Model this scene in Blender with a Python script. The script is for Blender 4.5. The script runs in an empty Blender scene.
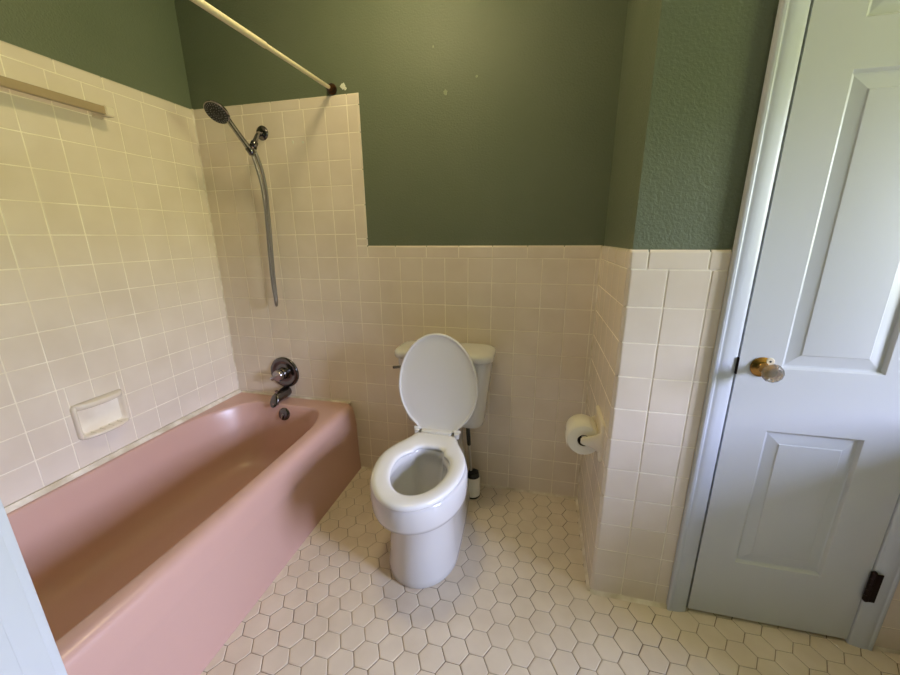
import bpy, bmesh, math, random
from mathutils import Vector, Matrix
random.seed(7)
SC = bpy.context.scene
COL = SC.collection
PI = math.pi
V = Vector

# ------------------------------------------------------------------ materials
def mat(name, rgb, rough=.4, metal=0., spec=.5, **kw):
    m = bpy.data.materials.new(name); m.use_nodes = True
    b = m.node_tree.nodes['Principled BSDF']
    b.inputs['Base Color'].default_value = (*rgb, 1)
    b.inputs['Roughness'].default_value = rough
    b.inputs['Metallic'].default_value = metal
    b.inputs['Specular IOR Level'].default_value = spec
    for k, v in kw.items():
        b.inputs[k.replace('_', ' ')].default_value = v
    return m
def srgb(r, g, b):
    f = lambda c: (c/255/12.92 if c/255 <= .04045 else ((c/255+.055)/1.055)**2.4)
    return (f(r), f(g), f(b))
def N(m, t, **kw):
    n = m.node_tree.nodes.new(t)
    for k, v in kw.items(): setattr(n, k, v)
    return n
def L(m, a, b): m.node_tree.links.new(a, b)
def bsdf(m): return m.node_tree.nodes['Principled BSDF']
def objco(m): return N(m, 'ShaderNodeTexCoord').outputs['Object']
def add_bump(m, scale, strength, dist=.001, detail=2, stretch=None):
    t = N(m, 'ShaderNodeTexNoise'); t.inputs['Scale'].default_value = scale; t.inputs['Detail'].default_value = detail
    L(m, objco(m), t.inputs['Vector'])
    b = N(m, 'ShaderNodeBump'); b.inputs['Strength'].default_value = strength; b.inputs['Distance'].default_value = dist
    L(m, t.outputs['Fac'], b.inputs['Height']); L(m, b.outputs['Normal'], bsdf(m).inputs['Normal'])
    return t
def vary(m, c1, c2, scale, lo=.35, hi=.65, detail=3):
    t = N(m, 'ShaderNodeTexNoise'); t.inputs['Scale'].default_value = scale; t.inputs['Detail'].default_value = detail
    L(m, objco(m), t.inputs['Vector'])
    r = N(m, 'ShaderNodeMapRange'); r.inputs['From Min'].default_value = lo; r.inputs['From Max'].default_value = hi
    L(m, t.outputs['Fac'], r.inputs['Value'])
    x = N(m, 'ShaderNodeMix', data_type='RGBA')
    x.inputs['A'].default_value = (*c1, 1); x.inputs['B'].default_value = (*c2, 1)
    L(m, r.outputs['Result'], x.inputs['Factor']); L(m, x.outputs['Result'], bsdf(m).inputs['Base Color'])
    return x

TILE = mat('cream_wall_tile', srgb(221, 209, 188), .22)
vary(TILE, srgb(220, 206, 188), srgb(227, 214, 198), 5.0)
add_bump(TILE, 26, .18, .002, 1)
GROUT = mat('wall_grout', srgb(232, 221, 200), .75)
vary(GROUT, srgb(246, 237, 219), srgb(230, 218, 196), 9.0)
CAULK = mat('caulk', srgb(226, 216, 198), .5)
vary(CAULK, srgb(232, 222, 206), srgb(196, 182, 156), 14.)
PAINT = mat('green_wall_paint', srgb(104, 110, 84), .5, spec=.4)
vary(PAINT, srgb(99, 108, 86), srgb(105, 113, 92), 2.5)
add_bump(PAINT, 150, .65, .0032, 3)
CEIL = mat('ceiling_paint', srgb(228, 222, 208), .8); add_bump(CEIL, 120, .2)
HEX = mat('beige_floor_tile', srgb(205, 192, 172), .32)
vary(HEX, srgb(211, 196, 176), srgb(219, 205, 186), 9.0)
add_bump(HEX, 160, .06)
FGROUT = mat('floor_grout', srgb(120, 104, 84), .85)
vary(FGROUT, srgb(112, 97, 80), srgb(172, 156, 134), 5.0)
TUB = mat('pink_enamel', srgb(196, 157, 142), .3, spec=.5)
add_bump(TUB, 6, .05)
PORC = mat('white_porcelain', srgb(214, 211, 208), .1, spec=.55)
SEAT = mat('white_seat_plastic', srgb(230, 228, 226), .22)
CERAM = mat('cream_ceramic', srgb(228, 216, 196), .15)
CHROME = mat('smoky_chrome', srgb(158, 154, 154), .14, 1.)
DCHROME = mat('dark_chrome', srgb(104, 100, 100), .17, 1.)
HOSE = mat('steel_hose', srgb(150, 146, 144), .28, 1.)
w = N(HOSE, 'ShaderNodeTexWave', bands_direction='Z'); w.inputs['Scale'].default_value = 120; L(HOSE, objco(HOSE), w.inputs['Vector'])
bb = N(HOSE, 'ShaderNodeBump'); bb.inputs['Strength'].default_value = .5; bb.inputs['Distance'].default_value = .001
L(HOSE, w.outputs['Fac'], bb.inputs['Height']); L(HOSE, bb.outputs['Normal'], bsdf(HOSE).inputs['Normal'])
BLACK = mat('black_rubber', srgb(26, 25, 25), .5)
NOZ = mat('shower_nozzle_rubber', srgb(120, 118, 116), .5)
RODM = mat('cream_enamelled_rod', srgb(214, 200, 168), .35)
BRONZE = mat('oxidised_bronze', srgb(56, 40, 28), .4, .8); vary(BRONZE, srgb(40, 28, 20), srgb(96, 60, 34), 60.)
BARM = mat('tan_bar_plastic', srgb(166, 146, 116), .3)
WPAINT = mat('white_door_paint', srgb(199, 201, 203), .33)
add_bump(WPAINT, 40, .12, .001, 2)
TRIMP = mat('white_trim_paint', srgb(192, 196, 204), .36)
add_bump(TRIMP, 60, .1, .0008, 2)
BRASS = mat('brass', srgb(168, 126, 66), .22, 1.)
IVORY = mat('ivory_escutcheon', srgb(226, 214, 190), .35)
HINGE = mat('dark_hinge_metal', srgb(44, 34, 34), .32, .9)
GLASS = mat('knob_glass', (.92, .92, .90), .02, Transmission_Weight=.9, IOR=1.52)
WATER = mat('bowl_water', (.80, .86, .84), .02, Transmission_Weight=1., IOR=1.33)
PAPER = mat('toilet_paper', srgb(236, 230, 216), .9); add_bump(PAPER, 260, .25, .0006)
CARD = mat('cardboard_core', srgb(70, 56, 44), .9)
WCUP = mat('white_cup_plastic', srgb(226, 222, 216), .35)
STEEL = mat('brushed_rod', srgb(196, 190, 182), .3, .6)
CHIP = mat('bare_plaster', srgb(214, 216, 200), .9)
SCUFF = mat('paint_scuff', srgb(128, 140, 108), .6)
DARK = mat('closet_dark', srgb(30, 26, 22), .9)
HALLF = mat('hall_floor_wood', srgb(150, 120, 86), .45); vary(HALLF, srgb(138, 106, 72), srgb(164, 132, 96), 6)
HALLW = mat('hall_wall_paint', srgb(205, 200, 188), .6)
GRASS = mat('lawn', srgb(96, 120, 52), .95); vary(GRASS, srgb(80, 104, 40), srgb(116, 132, 66), 3)
PANE = mat('window_glass', (1, 1, 1), 0., Transmission_Weight=1., IOR=1.0)

# ------------------------------------------------------------------ helpers
def obj(name, bm, m, parent=None, smooth=True, angle=None, wn=False):
    me = bpy.data.meshes.new(name)
    bmesh.ops.recalc_face_normals(bm, faces=bm.faces[:])
    bm.to_mesh(me); bm.free()
    for mm in (m if isinstance(m, (list, tuple)) else [m]): me.materials.append(mm)
    o = bpy.data.objects.new(name, me); COL.objects.link(o)
    if smooth:
        for p in me.polygons: p.use_smooth = True
        me.set_sharp_from_angle(angle=math.radians(angle or 40))
    if parent is not None: o.parent = parent; o.matrix_parent_inverse = parent.matrix_world.inverted() if False else Matrix.Translation(-V(parent.location))
    if wn:
        md = o.modifiers.new('weighted_normals', 'WEIGHTED_NORMAL'); md.keep_sharp = True; md.weight = 100
    return o
def tag(o, label, cat=None, kind=None, group=None):
    o['label'] = label
    if cat: o['category'] = cat
    if kind: o['kind'] = kind
    if group: o['group'] = group
    return o
def thing(name, loc, label, cat, kind=None):
    o = bpy.data.objects.new(name, None); COL.objects.link(o); o.location = loc; o.empty_display_size = .05
    return tag(o, label, cat, kind)
def box(bm, x0, x1, y0, y1, z0, z1, bev=0, seg=2):
    r = bmesh.ops.create_cube(bm, size=1)
    for v in r['verts']:
        v.co = V(((x0+x1)/2+v.co.x*(x1-x0), (y0+y1)/2+v.co.y*(y1-y0), (z0+z1)/2+v.co.z*(z1-z0)))
    if bev:
        es = list({e for v in r['verts'] for e in v.link_edges})
        bmesh.ops.bevel(bm, geom=es, offset=bev, segments=seg, profile=.5, affect='EDGES')
    return bm
def B(*a, **k): return box(bmesh.new(), *a, **k)
def loft(bm, loops, cap0=False, cap1=False, closed=True):
    vs = [[bm.verts.new(p) for p in lp] for lp in loops]
    n = len(loops[0])
    for a, b in zip(vs, vs[1:]):
        for i in range(n if closed else n-1):
            j = (i+1) % n
            bm.faces.new((a[i], a[j], b[j], b[i]))
    if cap0: bm.faces.new(vs[0][::-1])
    if cap1: bm.faces.new(vs[-1])
    return vs
def frame_to(d):
    d = V(d).normalized(); a = V((0, 0, 1)) if abs(d.z) < .9 else V((0, 1, 0))
    u = d.cross(a).normalized(); v = u.cross(d).normalized(); return d, u, v
def lathe(bm, origin, axis, prof, n=32, cap0=True, cap1=True):
    """prof: list of (distance along axis, radius)"""
    d, u, v = frame_to(axis); o = V(origin)
    loft(bm, [[o+d*s+(u*math.cos(2*PI*i/n)+v*math.sin(2*PI*i/n))*max(r, 1e-5) for i in range(n)] for s, r in prof], cap0, cap1)
    return bm
def catmull(pts, sub=8):
    P = [V(p) for p in pts]; P = [P[0]*2-P[1]]+P+[P[-1]*2-P[-2]]; out = []
    for i in range(1, len(P)-2):
        for k in range(sub):
            t = k/sub
            out.append(.5*((2*P[i])+(P[i+1]-P[i-1])*t+(2*P[i-1]-5*P[i]+4*P[i+1]-P[i+2])*t*t+(3*P[i]-P[i-1]-3*P[i+1]+P[i+2])*t**3))
    out.append(P[-2]); return out
def tube(bm, pts, rad, n=14, cap=True):
    """rad: number or list, one per point"""
    P = [V(p) for p in pts]; R = rad if isinstance(rad, (list, tuple)) else [rad]*len(P)
    d, u, v = frame_to(P[1]-P[0]); loops = []
    for i, p in enumerate(P):
        t = (P[min(i+1, len(P)-1)]-P[max(i-1, 0)]).normalized()
        u = (u-t*u.dot(t)).normalized(); v = t.cross(u)
        loops.append([p+(u*math.cos(2*PI*k/n)+v*math.sin(2*PI*k/n))*R[i] for k in range(n)])
    loft(bm, loops, cap, cap); return bm
def rrect(x0, x1, y0, y1, r, z, n=6):
    pts = []
    for cx, cy, a in ((x1-r, y1-r, 0), (x0+r, y1-r, 90), (x0+r, y0+r, 180), (x1-r, y0+r, 270)):
        for k in range(n+1):
            t = math.radians(a+90*k/n); pts.append(V((cx+r*math.cos(t), cy+r*math.sin(t), z)))
    return pts
def prism(bm, poly, vec):
    a = [bm.verts.new(p) for p in poly]; b = [bm.verts.new(V(p)+V(vec)) for p in poly]; n = len(poly)
    bm.faces.new(a[::-1]); bm.faces.new(b)
    for i in range(n): bm.faces.new((a[i], a[(i+1) % n], b[(i+1) % n], b[i]))
    return bm
TT = .008      # tile thickness
def tile(bm, O, U, W, Nn, u0, u1, w0, w1, bull='', g=.0014):
    """one glazed tile on plane O,U,W with outward normal Nn; 'bull' lists rounded edges among l r b t"""
    O, U, W, Nn = V(O), V(U), V(W), V(Nn)
    def stops(a, b, lo, hi):
        r = .014 if 'l' in bull and 't' not in bull else .010
        A = [(0, TT), (.1*r, .56*r), (.3*r, .285*r), (.6*r, .08*r), (r, 0)] if lo else [(g, .0030), (g+.0008, .0010), (g+.0028, 0)]
        Bq = [(0, TT), (.1*r, .56*r), (.3*r, .285*r), (.6*r, .08*r), (r, 0)] if hi else [(g, .0030), (g+.0008, .0010), (g+.0028, 0)]
        return [(a+d, h) for d, h in A]+[(b-d, h) for d, h in Bq[::-1]]
    us = stops(u0, u1, 'l' in bull, 'r' in bull); ws = stops(w0, w1, 'b' in bull, 't' in bull)
    tu, tw = random.gauss(0, .0022), random.gauss(0, .0022); uc, wc = (u0+u1)/2, (w0+w1)/2
    grid = [[bm.verts.new(O+U*u+W*w+Nn*(-min(TT, math.hypot(hu, hw))+(u-uc)*tu+(w-wc)*tw)) for w, hw in ws] for u, hu in us]
    for i in range(len(us)-1):
        for j in range(len(ws)-1):
            bm.faces.new((grid[i][j], grid[i+1][j], grid[i+1][j+1], grid[i][j+1]))

P = .1095
Z0 = 10.791*P                       # joint under the wainscot cap
ZT = Z0+.5*P                        # wainscot top
ZU0, ZU = Z0+6*P, Z0+6.42*P         # joint under the high cap, high tile top
XB, YB = 1.937, -.518               # closet corner
CEILZ, YN, XR, YF = 2.44, -1.52, 4.60, -3.00

# ------------------------------------------------------------------ camera
cam = bpy.data.cameras.new('camera'); co = bpy.data.objects.new('camera', cam); COL.objects.link(co)
yaw, pit, rol = math.radians(13.496), math.radians(15.184), math.radians(-.395)
f = V((-math.sin(yaw)*math.cos(pit), math.cos(yaw)*math.cos(pit), -math.sin(pit)))
r = V((math.cos(yaw), math.sin(yaw), 0)); u = r.cross(f)
r2 = r*math.cos(rol)+u*math.sin(rol); u2 = u*math.cos(rol)-r*math.sin(rol)
CP = V((1.690, -1.690, 1.275))
co.matrix_world = Matrix(((r2.x, u2.x, -f.x, CP.x), (r2.y, u2.y, -f.y, CP.y), (r2.z, u2.z, -f.z, CP.z), (0, 0, 0, 1)))
cam.sensor_width = 36; cam.lens = 370.8*36/900; cam.clip_start = .01
SC.camera = co

# ------------------------------------------------------------------ the setting
floor = tag(obj('floor', B(-.1, XR+.1, YF-.1, .1, -.1, -.0022), FGROUT, smooth=False), 'beige hexagon-tiled bathroom floor', 'floor', 'structure')
def hexes():
    bm = bmesh.new(); dx, dy, R = .0678, .0777, .0451
    i0, i1 = -26, 36
    for i in range(i0, i1):
        for j in range(-20, 12):
            cx, cy = 1.697+i*dx, -.7125+j*dy+(.5*dy if i % 2 else 0)
            if cx < .68 or cx > 3.9 or cy > .03 or cy < -2.2: continue
            if cx > XB+.06 and cy > YB+.06: continue
            tx, ty = random.gauss(0, .003), random.gauss(0, .003)
            lp = []
            for rr, zz in ((R-.0012, -.0022), (R-.0020, -.0007), (R-.0050, 0)):
                lp.append([V((cx+rr*math.cos(k*PI/3)*.995, cy+rr*math.sin(k*PI/3)*.995, zz+rr*(math.cos(k*PI/3)*tx+math.sin(k*PI/3)*ty)*.6)) for k in range(6)])
            loft(bm, lp, False, True)
    return bm
obj('hexagon_tiles', hexes(), HEX, floor, angle=60, wn=True)
tag(obj('ceiling', B(-.1, XR+.1, YF-.1, .1, CEILZ, CEILZ+.1), CEIL, smooth=False), 'off-white ceiling above the bathroom', 'ceiling', 'structure')

wl = tag(obj('wall_left', B(-.12, -TT, YN-.12, .12, -.1, CEILZ), PAINT, smooth=False), 'wall beside the tub, cream tile below green paint', 'wall', 'structure')
wb = tag(obj('wall_back', B(-TT, XB+.05, TT, .12, -.1, CEILZ), PAINT, smooth=False), 'back wall behind toilet, stepped cream tile below green paint', 'wall', 'structure')
bm = bmesh.new()
box(bm, XB+TT, XB+.09, YB+TT, TT, -.1, CEILZ)             # alcove side
box(bm, XB+.09, 2.253, YB+TT, YB+.09, -.1, CEILZ)         # left of the closet door
box(bm, 2.723, XR, YB+TT, YB+.09, -.1, CEILZ)             # right of the closet door
box(bm, 2.253, 2.723, YB+TT, YB+.09, 2.012, CEILZ)        # above it
wc = tag(obj('wall_closet', bm, PAINT, smooth=False), 'jutting closet wall right of toilet, cream tile below green paint', 'wall', 'structure')
obj('closet_interior', B(2.03, XR, -.10, -.02, -.1, CEILZ), DARK, wc, smooth=False)

def grout_plane(bm, O, U, W, Nn, u0, u1, w0, w1):
    O, U, W, Nn = V(O), V(U), V(W), V(Nn)
    p = [O+U*a+W*b-Nn*TT for a, b in ((u0, w0), (u1, w0), (u1, w1), (u0, w1))]
    prism(bm, p, Nn*(TT-.0016))
def rows(z0, z1):
    """joint heights from z0 up to z1"""
    zs = [z0]; k = -11
    while Z0+k*P < z1-1e-4:
        if Z0+k*P > z0+.012: zs.append(Z0+k*P)
        k += 1
    return zs+[z1]
def cols(start, pitch, lo, hi):
    c = start
    while c > lo+.004: c -= pitch
    xs = [lo]
    while True:
        c += pitch
        if c > hi-.004: break
        if c > lo+.004: xs.append(c)
    return xs+[hi]
def field(bm, O, U, W, Nn, us, ws, skip=None, bl=False, br=False):
    for a, b in zip(us, us[1:]):
        for c, d in zip(ws, ws[1:]):
            if skip and skip(a, b, c, d): continue
            tile(bm, O, U, W, Nn, a, b, c, d, ('l' if bl and a == us[0] else '')+('r' if br and b == us[-1] else ''))

# back wall: u = x, w = z, normal -y
O, U, W, Nn = (0, 0, 0), (1, 0, 0), (0, 0, 1), (0, -1, 0)
bm, gm = bmesh.new(), bmesh.new()
xs = cols(8.525*P, P, 0, XB)
XE = .880                                                    # edge of the high tub tiling
xsl = [x for x in xs if x < (8.525-1)*P+.001]
field(bm, O, U, W, Nn, xs, rows(0.004, Z0))
field(bm, O, U, W, Nn, xsl, [Z0+k*P for k in range(0, 7)])
def strip(bm, O, U, W, Nn, u0, u1, w0, w1, along, start, pitch, bull):
    st = cols(start, pitch, *( (u0, u1) if along == 'u' else (w0, w1)))
    for a, b in zip(st, st[1:]):
        if along == 'u': tile(bm, O, U, W, Nn, a, b, w0, w1, bull)
        else: tile(bm, O, U, W, Nn, u0, u1, a, b, bull)
XV = xsl[-1]
cap = bmesh.new()
strip(cap, O, U, W, Nn, XE, XB, Z0, ZT, 'u', (3.6+8.525)*P, 1.4*P, 't')
tile(cap, O, U, W, Nn, XV, XE, Z0, ZT, '')
strip(cap, O, U, W, Nn, XV, XE, ZT, ZU0, 'w', ZT+.3*P, 1.4*P, 'r')
strip(cap, O, U, W, Nn, 0, XV, ZU0, ZU, 'u', .13, 1.4*P, 't')
tile(cap, O, U, W, Nn, XV, XE, ZU0, ZU, 'rt')
grout_plane(gm, O, U, W, Nn, 0, XB, 0, ZT-.006); grout_plane(gm, O, U, W, Nn, 0, XE-.006, ZT-.006, ZU-.006)
obj('wall_tiles', bm, TILE, wb, wn=True); obj('bullnose_trim', cap, TILE, wb, wn=True); obj('grout', gm, GROUT, wb, smooth=False)
# left wall: u = -y, w = z, normal +x
O, U, W, Nn = (0, 0, 0), (0, -1, 0), (0, 0, 1), (1, 0, 0)
bm, gm, cap = bmesh.new(), bmesh.new(), bmesh.new()
SD = (.603, .780, .527, .665)                                # soap dish cut-out: u0 u1 w0 w1
def sdskip(a, b, c, d):
    if b <= SD[0] or a >= SD[1] or d <= SD[2] or c >= SD[3]: return False
    m0, m1 = max(a, SD[0]), min(b, SD[1])
    for q in ((a, m0, c, d), (m1, b, c, d), (m0, m1, c, SD[2]), (m0, m1, SD[3], d)):
        if q[1]-q[0] > .006 and q[3]-q[2] > .006: tile(bm, O, U, W, Nn, *q)
    return True
yb_ = cols(.0375, P, .0, 1.52)
field(bm, O, U, W, Nn, yb_, rows(.395, ZU0), sdskip)
strip(cap, O, U, W, Nn, 0, 1.52, ZU0, ZU, 'u', .09, 1.4*P, 't')
grout_plane(gm, O, U, W, Nn, 0, 1.52, .38, ZU-.006)
obj('wall_tiles', bm, TILE, wl, wn=True); obj('bullnose_trim', cap, TILE, wl, wn=True); obj('grout', gm, GROUT, wl, smooth=False)
# closet side: u = -y, normal -x ; closet face: u = x, normal -y
bm, gm, cap = bmesh.new(), bmesh.new(), bmesh.new()
D = -YB
O, U, W, Nn = (XB, 0, 0), (0, -1, 0), (0, 0, 1), (-1, 0, 0)
us = [0, .040]+[D-.1095*k for k in (4, 3, 2, 1)]+[D-.0070]
us = sorted({round(x, 4) for x in us if x >= 0})
us = [us[0]]+[x for x in us[1:] if x > .03]
field(bm, O, U, W, Nn, us, rows(.004, Z0))
strip(cap, O, U, W, Nn, 0, D-.0075, Z0, ZT, 'u', D-.05, 1.4*P, 't')
grout_plane(gm, O, U, W, Nn, 0, D-.0085, 0, ZT-.006)
O, U, W, Nn = (0, YB, 0), (1, 0, 0), (0, 0, 1), (0, -1, 0)
XF = 2.1932
field(bm, O, U, W, Nn, [XB, 2.043, 2.1525, XF], rows(.004, Z0), bl=True)
for a, b, s in ((XB, 1.988, 'lt'), (1.988, 2.142, 't'), (2.142, XF, 't')): tile(cap, O, U, W, Nn, a, b, Z0, ZT, s)
grout_plane(gm, O, U, W, Nn, XB+.0085, XF-.001, 0, ZT-.006)
field(bm, O, U, W, Nn, [2.784]+[2.87+P*k for k in range(16)], rows(.004, Z0))
strip(cap, O, U, W, Nn, 2.784, XR, Z0, ZT, 'u', 2.9, 1.4*P, 't')
grout_plane(gm, O, U, W, Nn, 2.784, XR, 0, ZT-.006)
obj('wall_tiles', bm, TILE, wc, wn=True); obj('bullnose_trim', cap, TILE, wc, wn=True); obj('grout', gm, GROUT, wc, smooth=False)
# caulk fillets
def fillet(bm, a, b, n1, n2, s=.007):
    a, b, n1, n2 = V(a), V(b), V(n1)*s, V(n2)*s
    c = .45
    prism(bm, [a-n1*.5-n2*.5, a+n1-n2*.5, a+n1+n2*.1, a+n1*c+n2*c, a+n1*.1+n2, a-n1*.5+n2], b-a)
bm = bmesh.new(); fillet(bm, (.76, 0, 0), (XB, 0, 0), (0, -1, 0), (0, 0, 1), .008); 
fillet(bm, (0, 0, .40), (0, 0, ZU), (1, 0, 0), (0, -1, 0), .005); fillet(bm, (XB, 0, 0), (XB, 0, ZT), (-1, 0, 0), (0, -1, 0), .005)
obj('caulk_bead', bm, CAULK, wb)
bm = bmesh.new(); fillet(bm, (XB, 0, 0), (XB, YB, 0), (-1, 0, 0), (0, 0, 1), .010)
fillet(bm, (XB, YB, 0), (XF, YB, 0), (0, -1, 0), (0, 0, 1), .011); fillet(bm, (2.784, YB, 0), (XR, YB, 0), (0, -1, 0), (0, 0, 1), .008)
obj('caulk_bead', bm, CAULK, wc)
# scars on the back wall
def blob(name, x, z, y, r, m, parent, sx=1., n=14):
    bm = bmesh.new()
    ring = [(x+r*sx*random.uniform(.55, 1.15)*math.cos(2*PI*k/n), z+r*random.uniform(.55, 1.15)*math.sin(2*PI*k/n)) for k in range(n)]
    loft(bm, [[V((a, y+.0012, b)) for a, b in ring], [V((x+(a-x)*.85, y-.0012, z+(b-z)*.85)) for a, b in ring]], False, True)
    return obj(name, bm, m, parent)
blob('plaster_chip', .806, 1.916, TT, .019, CHIP, wb, .7); blob('plaster_chip', .818, 1.905, TT, .009, CHIP, wb, .8)
blob('filled_hole', .537, 1.707, 0, .009, CHIP, wb, .6); blob('filled_hole', .589, 1.704, 0, .007, CHIP, wb)
blob('paint_scuff', 1.27, 1.853, TT, .013, SCUFF, wb, .8); blob('paint_scuff', 1.40, 1.90, TT, .006, SCUFF, wb); blob('paint_scuff', 1.22, 2.02, TT, .006, SCUFF, wb, .6)

# right wall with the window, near wall with the doorway, hall
WY0, WY1, WZ0, WZ1 = -2.05, -1.05, .95, 2.05
bm = bmesh.new()
box(bm, XR, XR+.12, YF-.12, WY0, -.1, CEILZ); box(bm, XR, XR+.12, WY1, .12, -.1, CEILZ)
box(bm, XR, XR+.12, WY0, WY1, -.1, WZ0); box(bm, XR, XR+.12, WY0, WY1, WZ1, CEILZ)
tag(obj('wall_right', bm, PAINT, smooth=False), 'green wall with the daylight window, right of the photo', 'wall', 'structure')
win = thing('window_1', (XR+.05, (WY0+WY1)/2, WZ0), 'white framed window in the right wall giving the daylight', 'window', 'structure')
bm = bmesh.new()
for a in ((WY0, WY0+.03, WZ0, WZ1), (WY1-.03, WY1, WZ0, WZ1), (WY0, WY1, WZ0, WZ0+.03), (WY0, WY1, WZ1-.03, WZ1), (WY0, WY1, (WZ0+WZ1)/2-.012, (WZ0+WZ1)/2+.012)):
    box(bm, XR+.03, XR+.07, a[0], a[1], a[2], a[3])
obj('window_frame', bm, TRIMP, win, smooth=False)
DX0 = 1.222
def casing_profile(w):
    return [(0, 0), (0, .015), (.002, .0175), (.004, .0185), (.010, .0185), (.0125, .0172), (.015, .0168), (.018, .0174), (.024, .0178), (.034, .0165), (w-.010, .0125), (w-.004, .0110), (w-.001, .009), (w, .006), (w, 0)]
bm = bmesh.new(); box(bm, -.12, DX0, YN-.12, YN, -.1, CEILZ)
tag(obj('wall_wing', bm, PAINT, smooth=False), 'green wing wall at the foot of the tub', 'wall', 'structure')
bm = bmesh.new()
box(bm, DX0, DX0+.018, YN-.125, YN+.002, 0, CEILZ, .002, 2); box(bm, DX0-.05, DX0+.006, YN, YN+.014, 0, CEILZ, .003, 2); box(bm, DX0+.018, DX0+.028, YN-.090, YN-.020, 0, CEILZ, .002, 2)
tag(obj('trim_2', bm, TRIMP, smooth=True, angle=30), 'white trim at the lower left edge, on the wall end beside the tub', 'trim', 'structure')
bm = bmesh.new(); box(bm, -.12, XR+.12, YF-.1, YF, -.1, CEILZ); box(bm, -.22, -.12, YF-.1, YN-.12, -.1, CEILZ)
tag(obj('wall_near', bm, PAINT, smooth=False), 'green wall behind the camera', 'wall', 'structure')
bm = bmesh.new(); box(bm, XR+.12, XR+.62, -4.0, 1.5, 2.40, 2.46)  # unseen overhang, added to keep the high sky out of the window
tag(obj('shade_eave', bm, TRIMP, smooth=False), 'unseen white eave added outside the window to block the high sky', 'eave', 'structure')

# ------------------------------------------------------------------ closet door and its trim
CX0, CX1 = 2.253, 2.7225
bm = bmesh.new()
prism(bm, [V((CX0-.06+a, YB+TT-t-.004, 0)) for a, t in casing_profile(.06)], (0, 0, 2.012+.06))
prism(bm, [V((CX1+.06-a, YB+TT-t-.004, 0)) for a, t in casing_profile(.06)], (0, 0, 2.012+.06))
prism(bm, [V((CX0-.06, YB+TT-t-.004, 2.012+.06-a)) for a, t in casing_profile(.06)], (CX1-CX0+.12, 0, 0))
box(bm, CX0-.012, CX0, YB+.006, YB+.09, 0, 2.012); box(bm, CX1, CX1+.012, YB+.006, YB+.09, 0, 2.012)
box(bm, CX0+.0, CX0+.014, YB+.07, YB+.09, 0, 2.012); box(bm, CX1-.012, CX1, YB+.07, YB+.09, 0, 2.012)
tr = tag(obj('trim_1', bm, TRIMP, angle=25), 'white moulded casing around the narrow closet door', 'door casing', 'structure')
obj('strike_plate', B(CX0-.0015, CX0+.0022, YB-.013, YB+.03, .89, .94, .001), HINGE, tr)
door = thing('door_1', (2.488, YB, 0), 'narrow white panelled closet door with glass knob', 'door', 'structure')
def door_slab():
    bm = bmesh.new(); yf = YB-.001; x0, x1, z0, z1 = CX0+.0068, CX1-.0025, .012, 2.006
    panels = [(.237, .717), (.910, 1.640), (1.741, 1.925)]; px0, px1 = 2.366, 2.603
    zs = [z0]+[z for p in panels for z in p]+[z1]; xs = [x0, px0, px1, x1]
    for i in range(3):
        for j in range(len(zs)-1):
            if i == 1 and j % 2 == 1: continue
            bm.faces.new([bm.verts.new(V((a, yf, b))) for a, b in ((xs[i], zs[j]), (xs[i+1], zs[j]), (xs[i+1], zs[j+1]), (xs[i], zs[j+1]))])
    for a, b in panels:
        lo = []
        for ins, dep in ((0, 0), (.0015, .0015), (.006, .0095), (.010, .0105), (.040, .0050), (.0425, .0030), (.046, .0025)):
            lo.append([V((px0+ins, yf+dep, a+ins)), V((px1-ins, yf+dep, a+ins)), V((px1-ins, yf+dep, b-ins)), V((px0+ins, yf+dep, b-ins))])
        loft(bm, lo, False, True)
    # edges and back
    A = [V((x0, yf, z0)), V((x1, yf, z0)), V((x1, yf, z1)), V((x0, yf, z1))]; Bk = [p+V((0, .034, 0)) for p in A]
    loft(bm, [A, Bk], False, True)
    bmesh.ops.remove_doubles(bm, verts=bm.verts[:], dist=1e-5)
    return bm
obj('door_panel', door_slab(), WPAINT, door, angle=12)
KX, KZ = 2.318, .913
kb = bmesh.new(); lathe(kb, (KX, YB-.001, KZ), (0, -1, 0), [(0, .029), (.003, .029), (.005, .027), (.0065, .022), (.008, .0205), (.010, .014), (.014, .0115), (.030, .0105), (.031, .013), (.035, .014), (.037, .013)], 36)
knob = obj('door_knob', kb, BRASS, door); knob['label'] = 'brass rosette and shank of the knob'
kg = bmesh.new(); lathe(kg, (KX, YB-.036, KZ), (0, -1, 0), [(0, .013), (.004, .0185), (.012, .0245), (.019, .0265), (.027, .0235), (.031, .0175), (.0325, .008)], 12)
g = obj('knob_glass', kg, GLASS, knob, smooth=False); g.matrix_parent_inverse = Matrix.Identity(4); g['label'] = 'faceted clear glass knob'
kt = bmesh.new(); lathe(kt, (KX+.014, YB-.006, KZ+.019), (0, -1, 0), [(0, .0105), (.003, .0105), (.0045, .009)], 24)
t_ = obj('privacy_tab', kt, IVORY, knob); t_.matrix_parent_inverse = Matrix.Identity(4)
kt = bmesh.new(); lathe(kt, (KX+.013, YB-.0104, KZ+.0195), (0, -1, 0), [(0, .003), (.0008, .003)], 12)
t_ = obj('keyhole', kt, BLACK, knob); t_.matrix_parent_inverse = Matrix.Identity(4)
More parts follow.
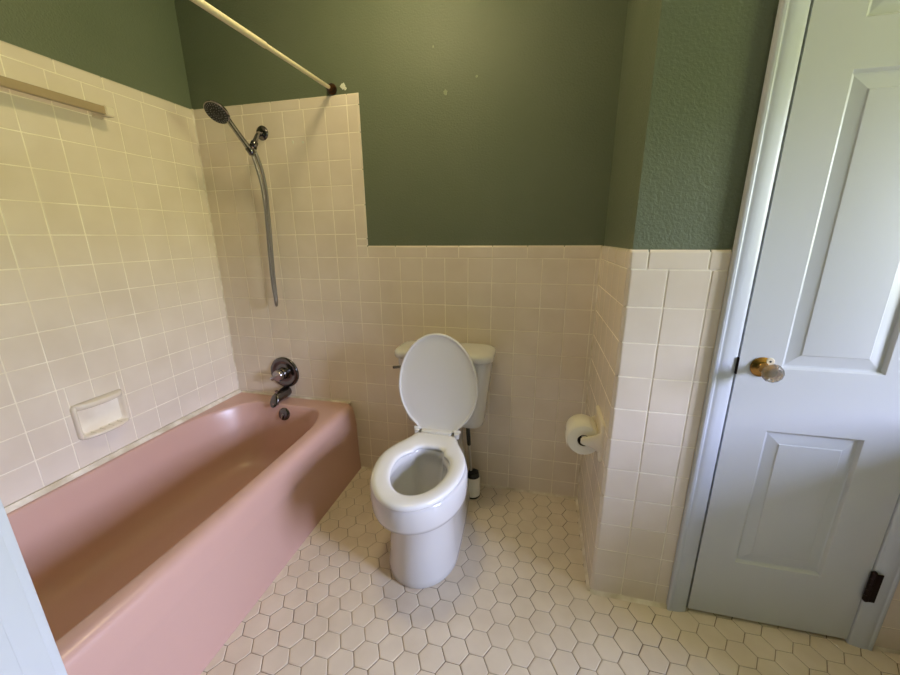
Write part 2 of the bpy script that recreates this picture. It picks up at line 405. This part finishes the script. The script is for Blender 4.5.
for hz in (.238, 1.80):
    hb = bmesh.new(); hx, hy = CX1-.001, YB-.010
    for k in range(5):
        a = hz-.052+k*.0208
        lathe(hb, (hx, hy, a), (0, 0, 1), [(0, .0068), (.0008, .0076), (.0195, .0076), (.0203, .0068)], 18)
    lathe(hb, (hx, hy, hz-.058), (0, 0, 1), [(0, .002), (.003, .0055), (.006, .006)], 14); lathe(hb, (hx, hy, hz+.052), (0, 0, 1), [(0, .006), (.003, .0055), (.006, .002)], 14)
    box(hb, hx-.0005, hx+.019, YB-.0170, YB-.0135, hz-.052, hz+.052, .0008, 1)
    obj('hinge', hb, HINGE, door)['label'] = 'dark metal butt hinge'

# ------------------------------------------------------------------ vanity, beyond the right edge of the photo: added to shade the foot of the closet door
WOOD = mat('vanity_wood', srgb(150, 108, 68), .4); vary(WOOD, srgb(138, 98, 60), srgb(160, 118, 76), 8)
vx0, vx1, vy0, vy1 = 2.96, 3.86, -1.06, YB-.016
va = thing('shade_vanity', ((vx0+vx1)/2, (vy0+vy1)/2, 0), 'unseen brown wooden vanity cabinet, added to shade the foot of the closet door', 'vanity')
bm = bmesh.new(); box(bm, vx0, vx1, vy0+.02, vy1, .09, .81); box(bm, vx0+.02, vx1-.02, vy0+.08, vy1, 0, .09); obj('body', bm, WOOD, va, smooth=False)
for a in (vx0+.02, (vx0+vx1)/2+.005):
    d_ = obj('door', B(a, a+(vx1-vx0)/2-.025, vy0, vy0+.019, .12, .78, .004), WOOD, va)
    bm = bmesh.new(); lathe(bm, (a+(.36 if a < 3.2 else .06), vy0, .70), (0, -1, 0), [(0, .008), (.012, .007), (.018, .015), (.026, .012)], 16)
    k_ = obj('knob', bm, BRASS, d_); k_.matrix_parent_inverse = Matrix.Identity(4)
ct = thing('countertop', ((vx0+vx1)/2, (vy0+vy1)/2, .81), 'white countertop on the unseen, added vanity cabinet', 'countertop')
bm = bmesh.new(); box(bm, vx0-.012, vx1+.012, vy0-.02, vy1, .8105, .842, .005); obj('slab', bm, PORC, ct)
bm = bmesh.new(); box(bm, vx0-.012, vx1+.012, vy1-.02, vy1, .842, .93, .004); obj('backsplash', bm, PORC, ct)

# ------------------------------------------------------------------ bathtub
tub = thing('bathtub', (.38, -.76, 0), 'dusty pink built-in bathtub along the left tiled wall', 'bathtub')
def tub_bm():
    bm = bmesh.new(); Y0, Y1 = -1.517, -.003; H = .402
    def ring(x0, x1, y0, y1, r00, r10, r11, r01, z, n=8, bow=0):
        pts = []
        for cx, cy, a, rr in ((x1-r11, y1-r11, 0, r11), (x0+r01, y1-r01, 90, r01), (x0+r00, y0+r00, 180, r00), (x1-r10, y0+r10, 270, r10)):
            for k in range(n+1):
                t = math.radians(a+90*k/n); pts.append(V((cx+rr*math.cos(t), cy+rr*math.sin(t), z)))
            # points along the side that follows
            nx = {0: (x0+r01, y1), 90: (x0, y0+r00), 180: (x1-r10, y0), 270: (x1, y1-r11)}[a]; last = pts[-1].copy()
            for k in range(1, 12):
                s = k/12; p = last.lerp(V((nx[0], nx[1], z)), s)
                if a == 270: p.x += bow*math.sin(PI*s)
                pts.append(p)
        return pts
    def outer(x1, z, rc=.02): return ring(.003, x1, Y0, Y1, .004, .004, rc, .004, z)
    lo = [outer(.757, .0, .004), outer(.757, .02, .004), outer(.7535, .10, .006), outer(.7505, .262, .008), outer(.7530, .274, .010), outer(.752, .290, .012), outer(.7475, .345, .018),
          outer(.7445, .370, .022), outer(.738, .386, .026), outer(.727, .3965, .030), outer(.712, H, .034)]
    def inner(d, z, e=0, dy1=0, dy0=0):
        x0, x1, y0, y1 = .034+d, .676-d, -1.44+d+dy0, -.100-d*.8-dy1
        q = []; n = 10
        for cx, cy, a, rx, ry in ((x1, y1, 0, .13-d*.5, .26), (x0, y1, 90, .20-d*.5, .40), (x0, y0, 180, .16, .16), (x1, y0, 270, .16, .16)):
            sx = -1 if a in (0, 270) else 1; sy = -1 if a in (0, 90) else 1
            for k in range(9):
                t = math.radians(a+90*k/8); q.append(V((cx+sx*rx+rx*math.cos(t), cy+sy*ry+ry*math.sin(t), z)))
            nx = {0: (x0+.20-d*.5, y1), 90: (x0, y0+.16), 180: (x1-.16, y0), 270: (x1, y1-.26)}[a]; last = q[-1].copy()
            for k in range(1, 12):
                f_ = k/12; p = last.lerp(V((nx[0], nx[1], z)), f_)
                if a == 270: p.x += .012*math.sin(PI*f_)
                q.append(p)
        return q
    lo += [inner(-.008, H+.0005), inner(-.002, H), inner(.001, .4005), inner(.004, .397), inner(.007, .391), inner(.013, .372), inner(.022, .335, 0, 0, .03), inner(.040, .24, 0, .006, .10), inner(.058, .15, 0, .012, .16),
           inner(.075, .105, 0, .018, .2), inner(.100, .078, 0, .03, .23), inner(.135, .066, 0, .05, .26), inner(.19, .062, 0, .1, .3)]
    loft(bm, lo, False, True)
    return bm
obj('tub_body', tub_bm(), TUB, tub, angle=80, wn=True)
bm = bmesh.new(); fillet(bm, (.0085, -.004, .4025), (.0085, -1.515, .4025), (1, 0, 0), (0, 0, 1), .015); fillet(bm, (.009, -.006, .4025), (.725, -.006, .4025), (0, -1, 0), (0, 0, 1), .006)
obj('caulk_bead', bm, CAULK, tub)['label'] = 'white caulk bead along the tile'
ov = bmesh.new(); oc = V((.384, -.112, .352)); od = V((0, -1, .30)).normalized()
lathe(ov, oc, od, [(0, .034), (.006, .034), (.009, .031), (.011, .025), (.012, .012)], 32)
o_ = obj('overflow_plate', ov, DCHROME, tub); o_['label'] = 'dark chrome overflow plate'
lv = bmesh.new(); tube(lv, [oc+od*.012, oc+od*.020+V((-.002, 0, -.010)), oc+od*.022+V((-.006, 0, -.028))], [.006, .006, .005], 10)
l_ = obj('overflow_lever', lv, CHROME, o_); l_.matrix_parent_inverse = Matrix.Identity(4)
dr = bmesh.new(); lathe(dr, (.34, -.30, .0615), (0, 0, 1), [(0, .030), (.003, .030), (.0045, .026), (.0035, .018), (.006, .012), (.007, .004)], 28)
obj('drain', dr, CHROME, tub)

# ------------------------------------------------------------------ toilet
TX = 1.287; SZ = .020      # toilet axis, seat height offset
def egg(yf, ym, yb, hw, hwb, z, n=24, m=14, cx=TX, ex=1.0, rb=.02, cp=1.1):
    """outline: front half ellipse (towards -y), sides narrowing to a flat back"""
    R = []
    if cp < 0: hwb = hw*math.sqrt(1-cp*cp)
    for k in range(n+1):                       # tip -> widest (right side)
        t = PI/2*k/n; R.append((hw*math.sin(t)**ex, ym-(ym-yf)*math.cos(t)))
    for k in range(1, m+1):                    # widest -> back corner
        s = k/m; R.append((hwb+(hw-hwb)*math.cos(s*PI/2)**cp if cp > 0 else hw*math.sqrt(1-(cp*s)**2), ym+(yb-rb-ym)*s))
    for k in range(1, 5):
        t = PI/2*k/4; R.append((hwb-rb*(1-math.cos(t)), yb-rb+rb*math.sin(t)))
    R.append(((hwb-rb)*.5, yb)); 
    L_ = [(-x, y) for x, y in R[1:]][::-1]
    return [V((cx+x, y, z)) for x, y in R]+[V((cx, yb, z))]+[V((cx+x, y, z)) for x, y in L_]
toilet = thing('toilet', (TX, -.38, 0), 'white two-piece toilet with raised lid against the tiled back wall', 'toilet')
def bowl():
    bm = bmesh.new(); E = egg; F = lambda *a: egg(*a, cp=4.5)
    lo = [E(-.655, -.49, -.10, .138, .122, 0), E(-.660, -.49, -.10, .141, .124, .006), E(-.660, -.49, -.10, .140, .123, .03), E(-.654, -.49, -.10, .133, .116, .08), E(-.650, -.49, -.09, .128, .108, .16),
          E(-.648, -.49, -.08, .124, .098, .23), E(-.658, -.49, -.07, .131, .084, .268), F(-.674, -.49, -.06, .142, .078, .290), F(-.690, -.495, -.05, .155, .075, .301),
          F(-.718, -.50, -.04, .169, .074, .3085), F(-.736, -.505, -.04, .1760, .074, .318), F(-.743, -.505, -.04, .1790, .074, .335), F(-.746, -.505, -.035, .1800, .074, .375), F(-.746, -.505, -.035, .1795, .074, .408),
          F(-.743, -.505, -.035, .176, .073, .417), F(-.735, -.505, -.04, .168, .07, .422)]
    I = lambda yf, yb, hw, hwb, z, rb=.03: egg(yf, -.53, yb, hw, hwb, z, rb=rb*.8, cp=-.80)
    lo += [I(-.696, -.375, .112, .070, .422, .05), I(-.690, -.380, .106, .066, .417, .05), I(-.688, -.382, .105, .064, .392, .05), I(-.696, -.375, .112, .070, .377, .05), I(-.692, -.38, .110, .07, .35, .05), I(-.665, -.39, .098, .062, .28, .05),
           I(-.620, -.405, .075, .05, .21, .04), I(-.585, -.42, .055, .04, .16, .03), I(-.565, -.43, .045, .034, .11, .03), I(-.55, -.45, .03, .02, .09, .015)]
    loft(bm, lo, True, True); return bm
obj('toilet_bowl', bowl(), PORC, toilet, angle=75)
wa = bmesh.new(); wl_ = egg(-.603, -.53, -.405, .069, .046, .196, rb=.02, cp=-.90); wa.faces.new([wa.verts.new(p) for p in wl_])
obj('bowl_water', wa, WATER, toilet)
def seat():
    bm = bmesh.new()
    O_ = lambda d, z: egg(-.757+d, -.505, -.285-d, .172-d, .098-d, z+SZ, rb=.03)
    H_ = lambda d, z: egg(-.690-d, -.515, -.386+d, .106+d, .07, z+SZ, rb=.045, cp=-.80, cx=TX+.007)
    lo = [O_(.004, .4035), O_(.0, .408), O_(0, .416), O_(.003, .4215), O_(.010, .425), O_(.022, .4265), H_(.018, .4255), H_(.008, .423), H_(.002, .419), H_(0, .412), H_(.004, .4035)]
    vs = loft(bm, lo)
    n = len(vs[0])
    for i in range(n): bm.faces.new((vs[-1][i], vs[-1][(i+1) % n], vs[0][(i+1) % n], vs[0][i]))
    return bm
st = obj('toilet_seat', seat(), SEAT, toilet, angle=60)
# raised lid: s along lid, thickness along lid normal
HY, HZ = -.262, .439
lean = math.atan2(.028, .45)
def lidp(p, off):
    """p = (x, y', _) in a flat egg (y' = distance from hinge), off along the face normal towards the bowl"""
    s = p[1]; up = V((0, math.sin(lean), math.cos(lean))); nn = V((0, -math.cos(lean), math.sin(lean)))
    return V((p[0], HY, HZ))+up*s+nn*off
def lid():
    bm = bmesh.new()
    def O_(d, off):
        e = egg(-.446+d, -.205, -.004-d, .178-d, .1, 0, rb=.02, cp=-.84)
        return [lidp((p.x, -p.y), off) for p in e]
    lo = [O_(.02, -.012), O_(.006, -.010), O_(.001, -.005), O_(0, .002), O_(.0015, .0065), O_(.005, .0085), O_(.0085, .0075), O_(.0105, .0045), O_(.014, .0035), O_(.04, .003)]
    loft(bm, lo, True, True); return bm
obj('toilet_lid', lid(), SEAT, toilet, angle=60)
hb = bmesh.new()
box(hb, TX-.068, TX+.068, -.290, -.258, .4380, .4520, .004)
for s in (-1, 1):
    box(hb, TX+s*.090-.012, TX+s*.090+.012, -.284, -.246, .423, .450, .005); lathe(hb, (TX+s*.106-(.03 if s > 0 else 0), -.266, .450), (1, 0, 0), [(0, .006), (.002, .0078), (.026, .0078), (.03, .005)], 18)
obj('seat_hinge', hb, SEAT, toilet)
def tank():
    bm = bmesh.new(); R = rrect
    def T(hw, yf, z, r): return R(TX-hw+.005, TX+hw+.005, yf, -.022, r, z, 8)
    loft(bm, [T(.150, -.165, .424, .03), T(.168, -.182, .427, .045), T(.181, -.194, .436, .052), T(.187, -.200, .460, .055), T(.199, -.205, .58, .055), T(.212, -.209, .70, .055), T(.214, -.210, .752, .055)], True, True)
    return bm
obj('toilet_tank', tank(), PORC, toilet, angle=70)
def tank_lid():
    bm = bmesh.new()
    def T(d, z): return rrect(TX-.225+.005+d, TX+.225+.005-d, -.221+d, -.018-d*.5, .055, z, 8)
    loft(bm, [T(.012, .7505), T(.003, .752), T(0, .757), T(-.001, .772), T(.001, .779), T(.006, .785), T(.016, .7885), T(.035, .790)], True, True)
    return bm
obj('tank_lid', tank_lid(), PORC, toilet, angle=70)
lv = bmesh.new(); lathe(lv, (TX-.165, -.211, .722), (0, -1, 0), [(0, .012), (.006, .012), (.010, .009), (.020, .008)], 18)
tube(lv, [(TX-.165, -.233, .722), (TX-.185, -.236, .720), (TX-.206, -.236, .717)], [.007, .006, .0075], 12)
obj('flush_lever', lv, CHROME, toilet)
pd = bmesh.new(); lathe(pd, (TX, -.120, .43), (0, 0, 1), [(-.03, .05), (.0, .05)], 24); obj('tank_gasket', pd, BLACK, toilet)

# ------------------------------------------------------------------ toilet brush and its holder
BX, BY = 1.418, -.085
ho = thing('toilet_brush_holder', (BX, BY, 0), 'small white cup on the floor behind the toilet, holding the brush', 'brush holder')
bm = bmesh.new(); lathe(bm, (BX, BY, 0), (0, 0, 1), [(.008, .036), (.010, .0385), (.112, .0385), (.1145, .037), (.113, .035), (.02, .033)], 32); obj('cup', bm, WCUP, ho)
bm = bmesh.new(); lathe(bm, (BX, BY, 0), (0, 0, 1), [(0.0, .038), (.002, .0395), (.009, .0395), (.0105, .037)], 32); obj('base_ring', bm, BLACK, ho)['label'] = 'black base ring'
br = thing('toilet_brush', (BX, BY, .02), 'toilet brush with black grip standing in the white cup', 'toilet brush')
bm = bmesh.new(); bt = V((BX, BY, .03)); tp_ = V((1.392, -.105, .425)); dd = (tp_-bt)
tube(bm, [bt+dd*.2, bt+dd*.68], .0062, 14); obj('brush_rod', bm, STEEL, br)
bm = bmesh.new(); lathe(bm, bt+dd*.66, dd, [(0, .0075), (.004, .0095), (.06, .0100), (.115, .0092), (.125, .006)], 18); obj('grip', bm, BLACK, br)['label'] = 'black rubber grip'
bm = bmesh.new(); lathe(bm, (BX+.003, BY-.002, .022), (0, 0, 1), [(0, .02), (.01, .029), (.09, .031), (.115, .026), (.124, .012)], 28)
for _ in range(160):
    a, zz = random.uniform(0, 2*PI), random.uniform(.035, .138); c = V((BX+.003, BY-.002, zz)); rr = .030
    tube(bm, [c, c+V((math.cos(a)*rr, math.sin(a)*rr, random.uniform(-.002, .008)))], .0011, 4)
obj('bristles', bm, BLACK, br)['label'] = 'black bristle head'

# ------------------------------------------------------------------ toilet paper holder and roll
RXC, RZC, RY0, RY1 = 1.878, .580, -.437, -.338
ph = thing('toilet_paper_holder', (XB, -.38, .56), 'cream ceramic paper holder set in the closet side wall', 'toilet paper holder')
bm = bmesh.new()
lo = []
for d, xx in ((0, XB+.0), (0, XB-.006), (.002, XB-.010), (.008, XB-.012), (.02, XB-.0125)):
    lo.append([V((xx, -p.x, p.y)) for p in rrect(.292+d, .462-d, .505+d, .653-d, .012, 0, 4)])
loft(bm, lo, True, True); obj('back_plate', bm, CERAM, ph, angle=60)
for yy in (-.4515, -.314):
    bm = bmesh.new(); lo = []
    for xx, hy, hz, zc in ((XB-.009, .0125, .045, .579), (XB-.014, .0105, .036, .579), (XB-.03, .0085, .026, .579), (XB-.05, .0085, .019, .580), (XB-.062, .0085, .016, .580), (XB-.070, .0080, .013, .580), (XB-.074, .006, .008, .580)):
        lo.append([V((xx, yy+hy*math.cos(2*PI*k/20), zc+hz*math.sin(2*PI*k/20))) for k in range(20)])
    loft(bm, lo, True, True); obj('arm', bm, CERAM, ph, angle=60)
bm = bmesh.new(); lathe(bm, (RXC, -.446, RZC), (0, 1, 0), [(0, .0085), (.128, .0085)], 18); obj('roller', bm, WCUP, ph)
ro = thing('toilet_paper_roll', (RXC, RY0, RZC), 'white toilet paper roll hanging on the ceramic holder', 'toilet paper')
bm = bmesh.new(); RC = V((RXC-.002, 0, RZC-.008)); o2 = V((RC.x, RY0, RC.z))
R1 = .0555; n = 48
lathe(bm, o2, (0, 1, 0), [(.004, .0215), (.0005, .0225), (0, .026), (0, R1-.003), (.0015, R1), (.0975, R1), (.099, R1-.003), (.099, .026), (.0985, .0225), (.095, .0215), (.004, .0215)], n, False, False)
obj('paper', bm, PAPER, ro, angle=50)
bm = bmesh.new(); lathe(bm, o2, (0, 1, 0), [(.001, .0214), (.098, .0214), (.098, .0202), (.001, .0202), (.001, .0214)], n, False, False); obj('cardboard_core', bm, CARD, ro)
bm = bmesh.new(); pts = []
sheet = [[V((RC.x+(R1+.0006)*math.cos(math.radians(a)), y, RC.z+(R1+.0006)*math.sin(math.radians(a)))) for y in (RY0+.001, RY0+.098)] for a in range(60, 196, 9)]
sheet += [[V((RC.x-(R1+.001), y, RC.z-.02-.006*k)) for y in (RY0+.001, RY0+.098)] for k in range(0, 3)]
loft(bm, sheet, closed=False); so = obj('loose_sheet', bm, PAPER, ro, angle=50)
md = so.modifiers.new('thickness', 'SOLIDIFY'); md.thickness = .0006

# ------------------------------------------------------------------ soap dish
sd = thing('soap_dish', (0, -(SD[0]+SD[1])/2, SD[2]), 'cream ceramic soap dish recessed in tile above the tub', 'soap dish')
bm = bmesh.new(); lo = []
prof = [(0, -.006, 0), (0, .006, 0), (.0012, .012, 0), (.004, .0155, 0), (.0075, .0165, 0), (.0115, .0145, 0), (.0145, .009, 0), (.018, .001, 0), (.026, -.005, 0)]
for ins, xx, _ in prof:
    q = rrect(SD[0]-.004+ins, SD[1]+.004-ins, SD[2]-.004+ins, SD[3]+.004-ins, max(.018-ins*.3, .008), 0, 5)
    lo.append([V((xx, -p.x, p.y)) for p in q])
loft(bm, lo, True, True); obj('dish_body', bm, CERAM, sd, angle=60)
a0, a1 = SD[0]+.002, SD[1]-.002
for nm, z0, z1, x0, x1 in (('top_lip', SD[3]-.019, SD[3]+.004, .006, .040), ('bottom_lip', SD[2]-.001, SD[2]+.013, .006, .044)):
    bm = bmesh.new(); lo = []
    for q in range(0, 25):
        t = q/24; e = math.sin(PI*t)**.4
        yy = -(a0+(a1-a0)*t); xx1 = x0+(x1-x0)*max(e, .05)
        lo.append([V((x0-.004, yy, z0)), V((x0-.004, yy, z1)), V((xx1-.005, yy, z1)), V((xx1-.001, yy, z1-.0025)), V((xx1, yy, (z0+z1)/2)), V((xx1-.002, yy, z0+.003)), V((xx1-.007, yy, z0))])
    loft(bm, lo, True, True); obj(nm, bm, CERAM, sd, angle=50)
for k in range(4):
    bm = bmesh.new(); yy = -(SD[0]+.040+k*.032); box(bm, .000, .034, yy-.003, yy+.003, SD[2]+.011, SD[2]+.0155, .002)
    obj('drain_rib', bm, CERAM, sd)

# ------------------------------------------------------------------ towel bar
tb = thing('towel_bar', (0, -.757, 1.745), 'tan towel bar on the left tiled wall', 'towel bar')
bm = bmesh.new(); box(bm, .047, .067, -1.065, -.450, 1.729, 1.758, .0035); obj('bar', bm, BARM, tb)
for yy in (-.447, -1.068):
    bm = bmesh.new(); lo = []
    for xx, h, wv in ((0, .020, .018), (.006, .0195, .0175), (.012, .015, .013), (.035, .0135, .0115), (.040, .0175, .0150), (.069, .0175, .0150), (.073, .014, .012)):
        lo.append([V((xx, yy+p.x, 1.7435+p.y)) for p in rrect(-wv, wv, -h, h, .003, 0, 2)])
    loft(bm, lo, True, True); obj('post', bm, CERAM, tb, angle=40)

# ------------------------------------------------------------------ shower curtain rod
rd = thing('shower_rod', (.757, -.02, 1.900), 'cream tension shower rod running overhead from the back wall', 'shower curtain rod')
ra, rb_ = V((.757, .008, 1.906)), V((.757, -1.52, 1.874)); rdv = rb_-ra
bm = bmesh.new(); tube(bm, [ra+rdv*.008, ra+rdv*.34], .0078, 18); obj('inner_tube', bm, RODM, rd)
bm = bmesh.new(); tube(bm, [ra+rdv*.278, ra+rdv*.281, ra+rdv*.992], [.0088, .0100, .0100], 20); obj('outer_tube', bm, RODM, rd)
for p, s in ((ra, 1), (rb_, -1)):
    bm = bmesh.new(); lathe(bm, p, (0, -s, 0), [(0, .0205), (.004, .0225), (.012, .0225), (.018, .019), (.024, .0150), (.032, .012)], 24)
    obj('end_flange', bm, BRONZE, rd)['label'] = 'rusty brown end flange'

# ------------------------------------------------------------------ shower arm, handheld shower, valve and spout
ar = thing('shower_outlet', (.376, 0, 1.755), 'dark chrome shower arm and bracket high on the tiled back wall', 'shower arm')
bm = bmesh.new(); lathe(bm, (.378, 0, 1.755), (0, -1, 0), [(0, .032), (.003, .032), (.007, .029), (.012, .020), (.014, .012)], 28); obj('flange', bm, DCHROME, ar)
ap = catmull([(.378, -.005, 1.753), (.381, -.035, 1.740), (.388, -.068, 1.708), (.393, -.088, 1.688)], 8)
bm = bmesh.new(); tube(bm, ap, .0105, 16); obj('arm_pipe', bm, CHROME, ar)
bm = bmesh.new()
lathe(bm, (.392, -.078, 1.698), (.10, -.62, -.75), [(0, .012), (.003, .0155), (.014, .0155), (.017, .0135), (.022, .0135), (.025, .0165), (.034, .0165), (.037, .013)], 24)
lathe(bm, V((.402, -.120, 1.649))-V((-.04, -.07, .125)).normalized()*.010, (-.04, -.07, .125), [(0, .0145), (.002, .016), (.030, .016), (.032, .0145)], 24)
obj('bracket', bm, DCHROME, ar)
hs = thing('handheld_shower', (.387, -.13, 1.655), 'dark handheld shower head with steel hose hanging from the arm', 'shower head')
h0, hc = V((.402, -.120, 1.649)), V((.326, -.205, 1.787))
nrm = V((.03, -.665, -.753)).normalized()
rad = (h0-hc); rad = (rad-nrm*rad.dot(nrm)).normalized()
h1 = hc+rad*.034-nrm*.016; hd = (h1-h0).normalized()
bm = bmesh.new(); pts = [h0-hd*.016, h0, h0+hd*.04, h0+hd*.09, h1-hd*.012, hc+rad*.016-nrm*.018]; tube(bm, catmull(pts, 4), [.0118]*4+[.0125]*4+[.0118]*4+[.0115]*4+[.0125]*4+[.013], 16)
obj('handle', bm, CHROME, hs)
bm = bmesh.new(); lathe(bm, hc-nrm*.030, nrm, [(0, .006), (.004, .022), (.012, .039), (.020, .0485), (.026, .0505), (.030, .0495), (.031, .047)], 40); hp = obj('head', bm, CHROME, hs)
bm = bmesh.new(); lathe(bm, hc+nrm*.0005, nrm, [(0, .0465), (.0012, .0460), (.0018, .030), (.0016, .016), (.003, .014), (.0032, .004)], 36)
fp = obj('spray_face', bm, BLACK, hs); fp['label'] = 'black spray face'
bm = bmesh.new(); _, fu, fv = frame_to(nrm)
for nn, rr in ((8, .010), (14, .0225), (20, .0345), (24, .0405)):
    for k in range(nn):
        a = 2*PI*k/nn; lathe(bm, hc+nrm*.0012+(fu*math.cos(a)+fv*math.sin(a))*rr, nrm, [(0, .0021), (.0025, .0016)], 8)
obj('nozzles', bm, NOZ, hs)
bm = bmesh.new(); tube(bm, [hc+rad*.030+nrm.cross(rad)*.030+nrm*.002, hc+rad*.038+nrm.cross(rad)*.040+nrm*.004], .0030, 10); obj('mode_lever', bm, BLACK, hs)
hose = catmull([(.4035, -.117, 1.636), (.410, -.108, 1.585), (.418, -.101, 1.512), (.419, -.098, 1.425), (.407, -.087, 1.336), (.399, -.085, 1.219), (.392, -.083, 1.073), (.390, -.076, .99), (.384, -.066, .951), (.374, -.052, .940), (.366, -.038, .955), (.362, -.031, 1.0), (.362, -.030, 1.066), (.369, -.030, 1.217), (.376, -.030, 1.337), (.382, -.033, 1.431), (.397, -.05, 1.506), (.413, -.08, 1.575), (.412, -.097, 1.627), (.402, -.100, 1.660)], 10)
bm = bmesh.new(); tube(bm, hose, .0075, 12); obj('hose', bm, HOSE, hs)['label'] = 'ribbed steel hose'

vv = thing('tub_valve', (.33, 0, .545), 'round dark chrome mixer valve on back wall above the spout', 'faucet valve')
bm = bmesh.new(); lathe(bm, (.330, 0, .548), (0, -1, 0), [(0, .088), (.004, .088), (.009, .085), (.012, .078), (.0125, .066), (.009, .060), (.009, .040), (.012, .034)], 44); obj('escutcheon', bm, DCHROME, vv)
bm = bmesh.new(); lathe(bm, (.330, -.008, .548), (0, -1, 0), [(0, .034), (.010, .034), (.026, .028), (.030, .024)], 32); obj('sleeve', bm, DCHROME, vv)
bm = bmesh.new(); lathe(bm, (.330, -.034, .548), (0, -1, 0), [(0, .022), (.006, .030), (.018, .033), (.030, .031), (.036, .026), (.038, .010)], 28)
tube(bm, catmull([(.330, -.052, .548), (.314, -.057, .540), (.299, -.060, .532), (.288, -.060, .526)], 5), [.013]*5+[.012]*5+[.011]*5+[.007], 14)
obj('handle', bm, CHROME, vv)
sp = thing('tub_spout', (.332, 0, .435), 'chrome tub spout below the round valve over pink tub', 'tub spout')
bm = bmesh.new(); lo = []
for yy, zc, hw, hh in ((-.001, .437, .029, .029), (-.012, .437, .030, .031), (-.042, .436, .029, .030), (-.075, .433, .027, .027), (-.098, .429, .026, .026), (-.112, .422, .025, .026), (-.121, .413, .022, .022), (-.126, .405, .016, .014)):
    lo.append([V((.330+hw*math.cos(2*PI*k/24), yy+(.006*math.sin(2*PI*k/24) if yy < -.11 else 0), zc+hh*math.sin(2*PI*k/24))) for k in range(24)])
loft(bm, lo, True, True); obj('spout_body', bm, DCHROME, sp, angle=60)
bm = bmesh.new(); lathe(bm, (.330, -.107, .410), (0, -.15, -1), [(0, .018), (.012, .018), (.013, .015), (.008, .014)], 22); obj('spout_nozzle', bm, CHROME, sp)
bm = bmesh.new(); lathe(bm, (.330, -.088, .454), (0, 0, 1), [(0, .005), (.012, .005), (.014, .008), (.020, .008), (.022, .005)], 16); obj('diverter_knob', bm, CHROME, sp)

# ------------------------------------------------------------------ lights
LX, LY = 1.14, -.62
cl = thing('ceiling_light', (LX, LY, CEILZ), 'round ceiling dome light over the bathroom', 'ceiling light')
EM = mat('lamp_dome', (1, .95, .85), .4)
bsdf(EM).inputs['Emission Color'].default_value = (1, .84, .46, 1); bsdf(EM).inputs['Emission Strength'].default_value = 57
bm = bmesh.new(); lathe(bm, (LX, LY, CEILZ), (0, 0, -1), [(0, .125), (.018, .125), (.022, .118)], 32); obj('lamp_base', bm, TRIMP, cl)
bm = bmesh.new(); lathe(bm, (LX, LY, CEILZ-.02), (0, 0, -1), [(0, .115), (.03, .110), (.055, .090), (.072, .055), (.078, .01)], 24); obj('lamp_dome', bm, EM, cl)

wld = bpy.data.worlds.new('sky'); SC.world = wld; wld.use_nodes = True
nt = wld.node_tree; bg = nt.nodes['Background']
tc = nt.nodes.new('ShaderNodeTexCoord'); mr = nt.nodes.new('ShaderNodeMapRange'); mr.inputs['From Min'].default_value = -1; sx = nt.nodes.new('ShaderNodeSeparateXYZ'); nt.links.new(tc.outputs['Generated'], sx.inputs[0])
cr = nt.nodes.new('ShaderNodeValToRGB'); nt.links.new(sx.outputs['Z'], mr.inputs['Value']); nt.links.new(mr.outputs['Result'], cr.inputs[0])
# below the horizon a sunlit lawn, then a dark band of trees, then the sky (ramp position = (z+1)/2)
G_, S_ = (.250, .268, .135), (.66, .715, 1.0)
e = cr.color_ramp.elements; e[0].position = 0; e[0].color = (*G_, 1); e[1].position = 1; e[1].color = (S_[0]*.61, S_[1]*.75, S_[2]*1.1, 1)
for p, c in ((.555, G_), (.585, S_), (.75, (S_[0]*.8, S_[1]*.87, S_[2]))):
    q = e.new(p); q.color = (*c, 1)
nt.links.new(cr.outputs[0], bg.inputs['Color']); bg.inputs['Strength'].default_value = 77
pl = bpy.data.lights.new('window_portal', 'AREA'); pl.shape = 'RECTANGLE'; pl.size = WY1-WY0; pl.size_y = WZ1-WZ0
pl.cycles.is_portal = True
po = bpy.data.objects.new('window_portal', pl); COL.objects.link(po); po.location = (XR+.125, (WY0+WY1)/2, (WZ0+WZ1)/2)
po.rotation_euler = (PI/2, 0, PI/2)

SC.view_settings.view_transform = 'Standard'; SC.view_settings.look = 'None'; SC.view_settings.gamma = 1
SC.view_settings.use_curve_mapping = False; SC.view_settings.exposure = 0
SC.cycles.max_bounces = 10; SC.cycles.diffuse_bounces = 6; SC.cycles.use_denoising = True
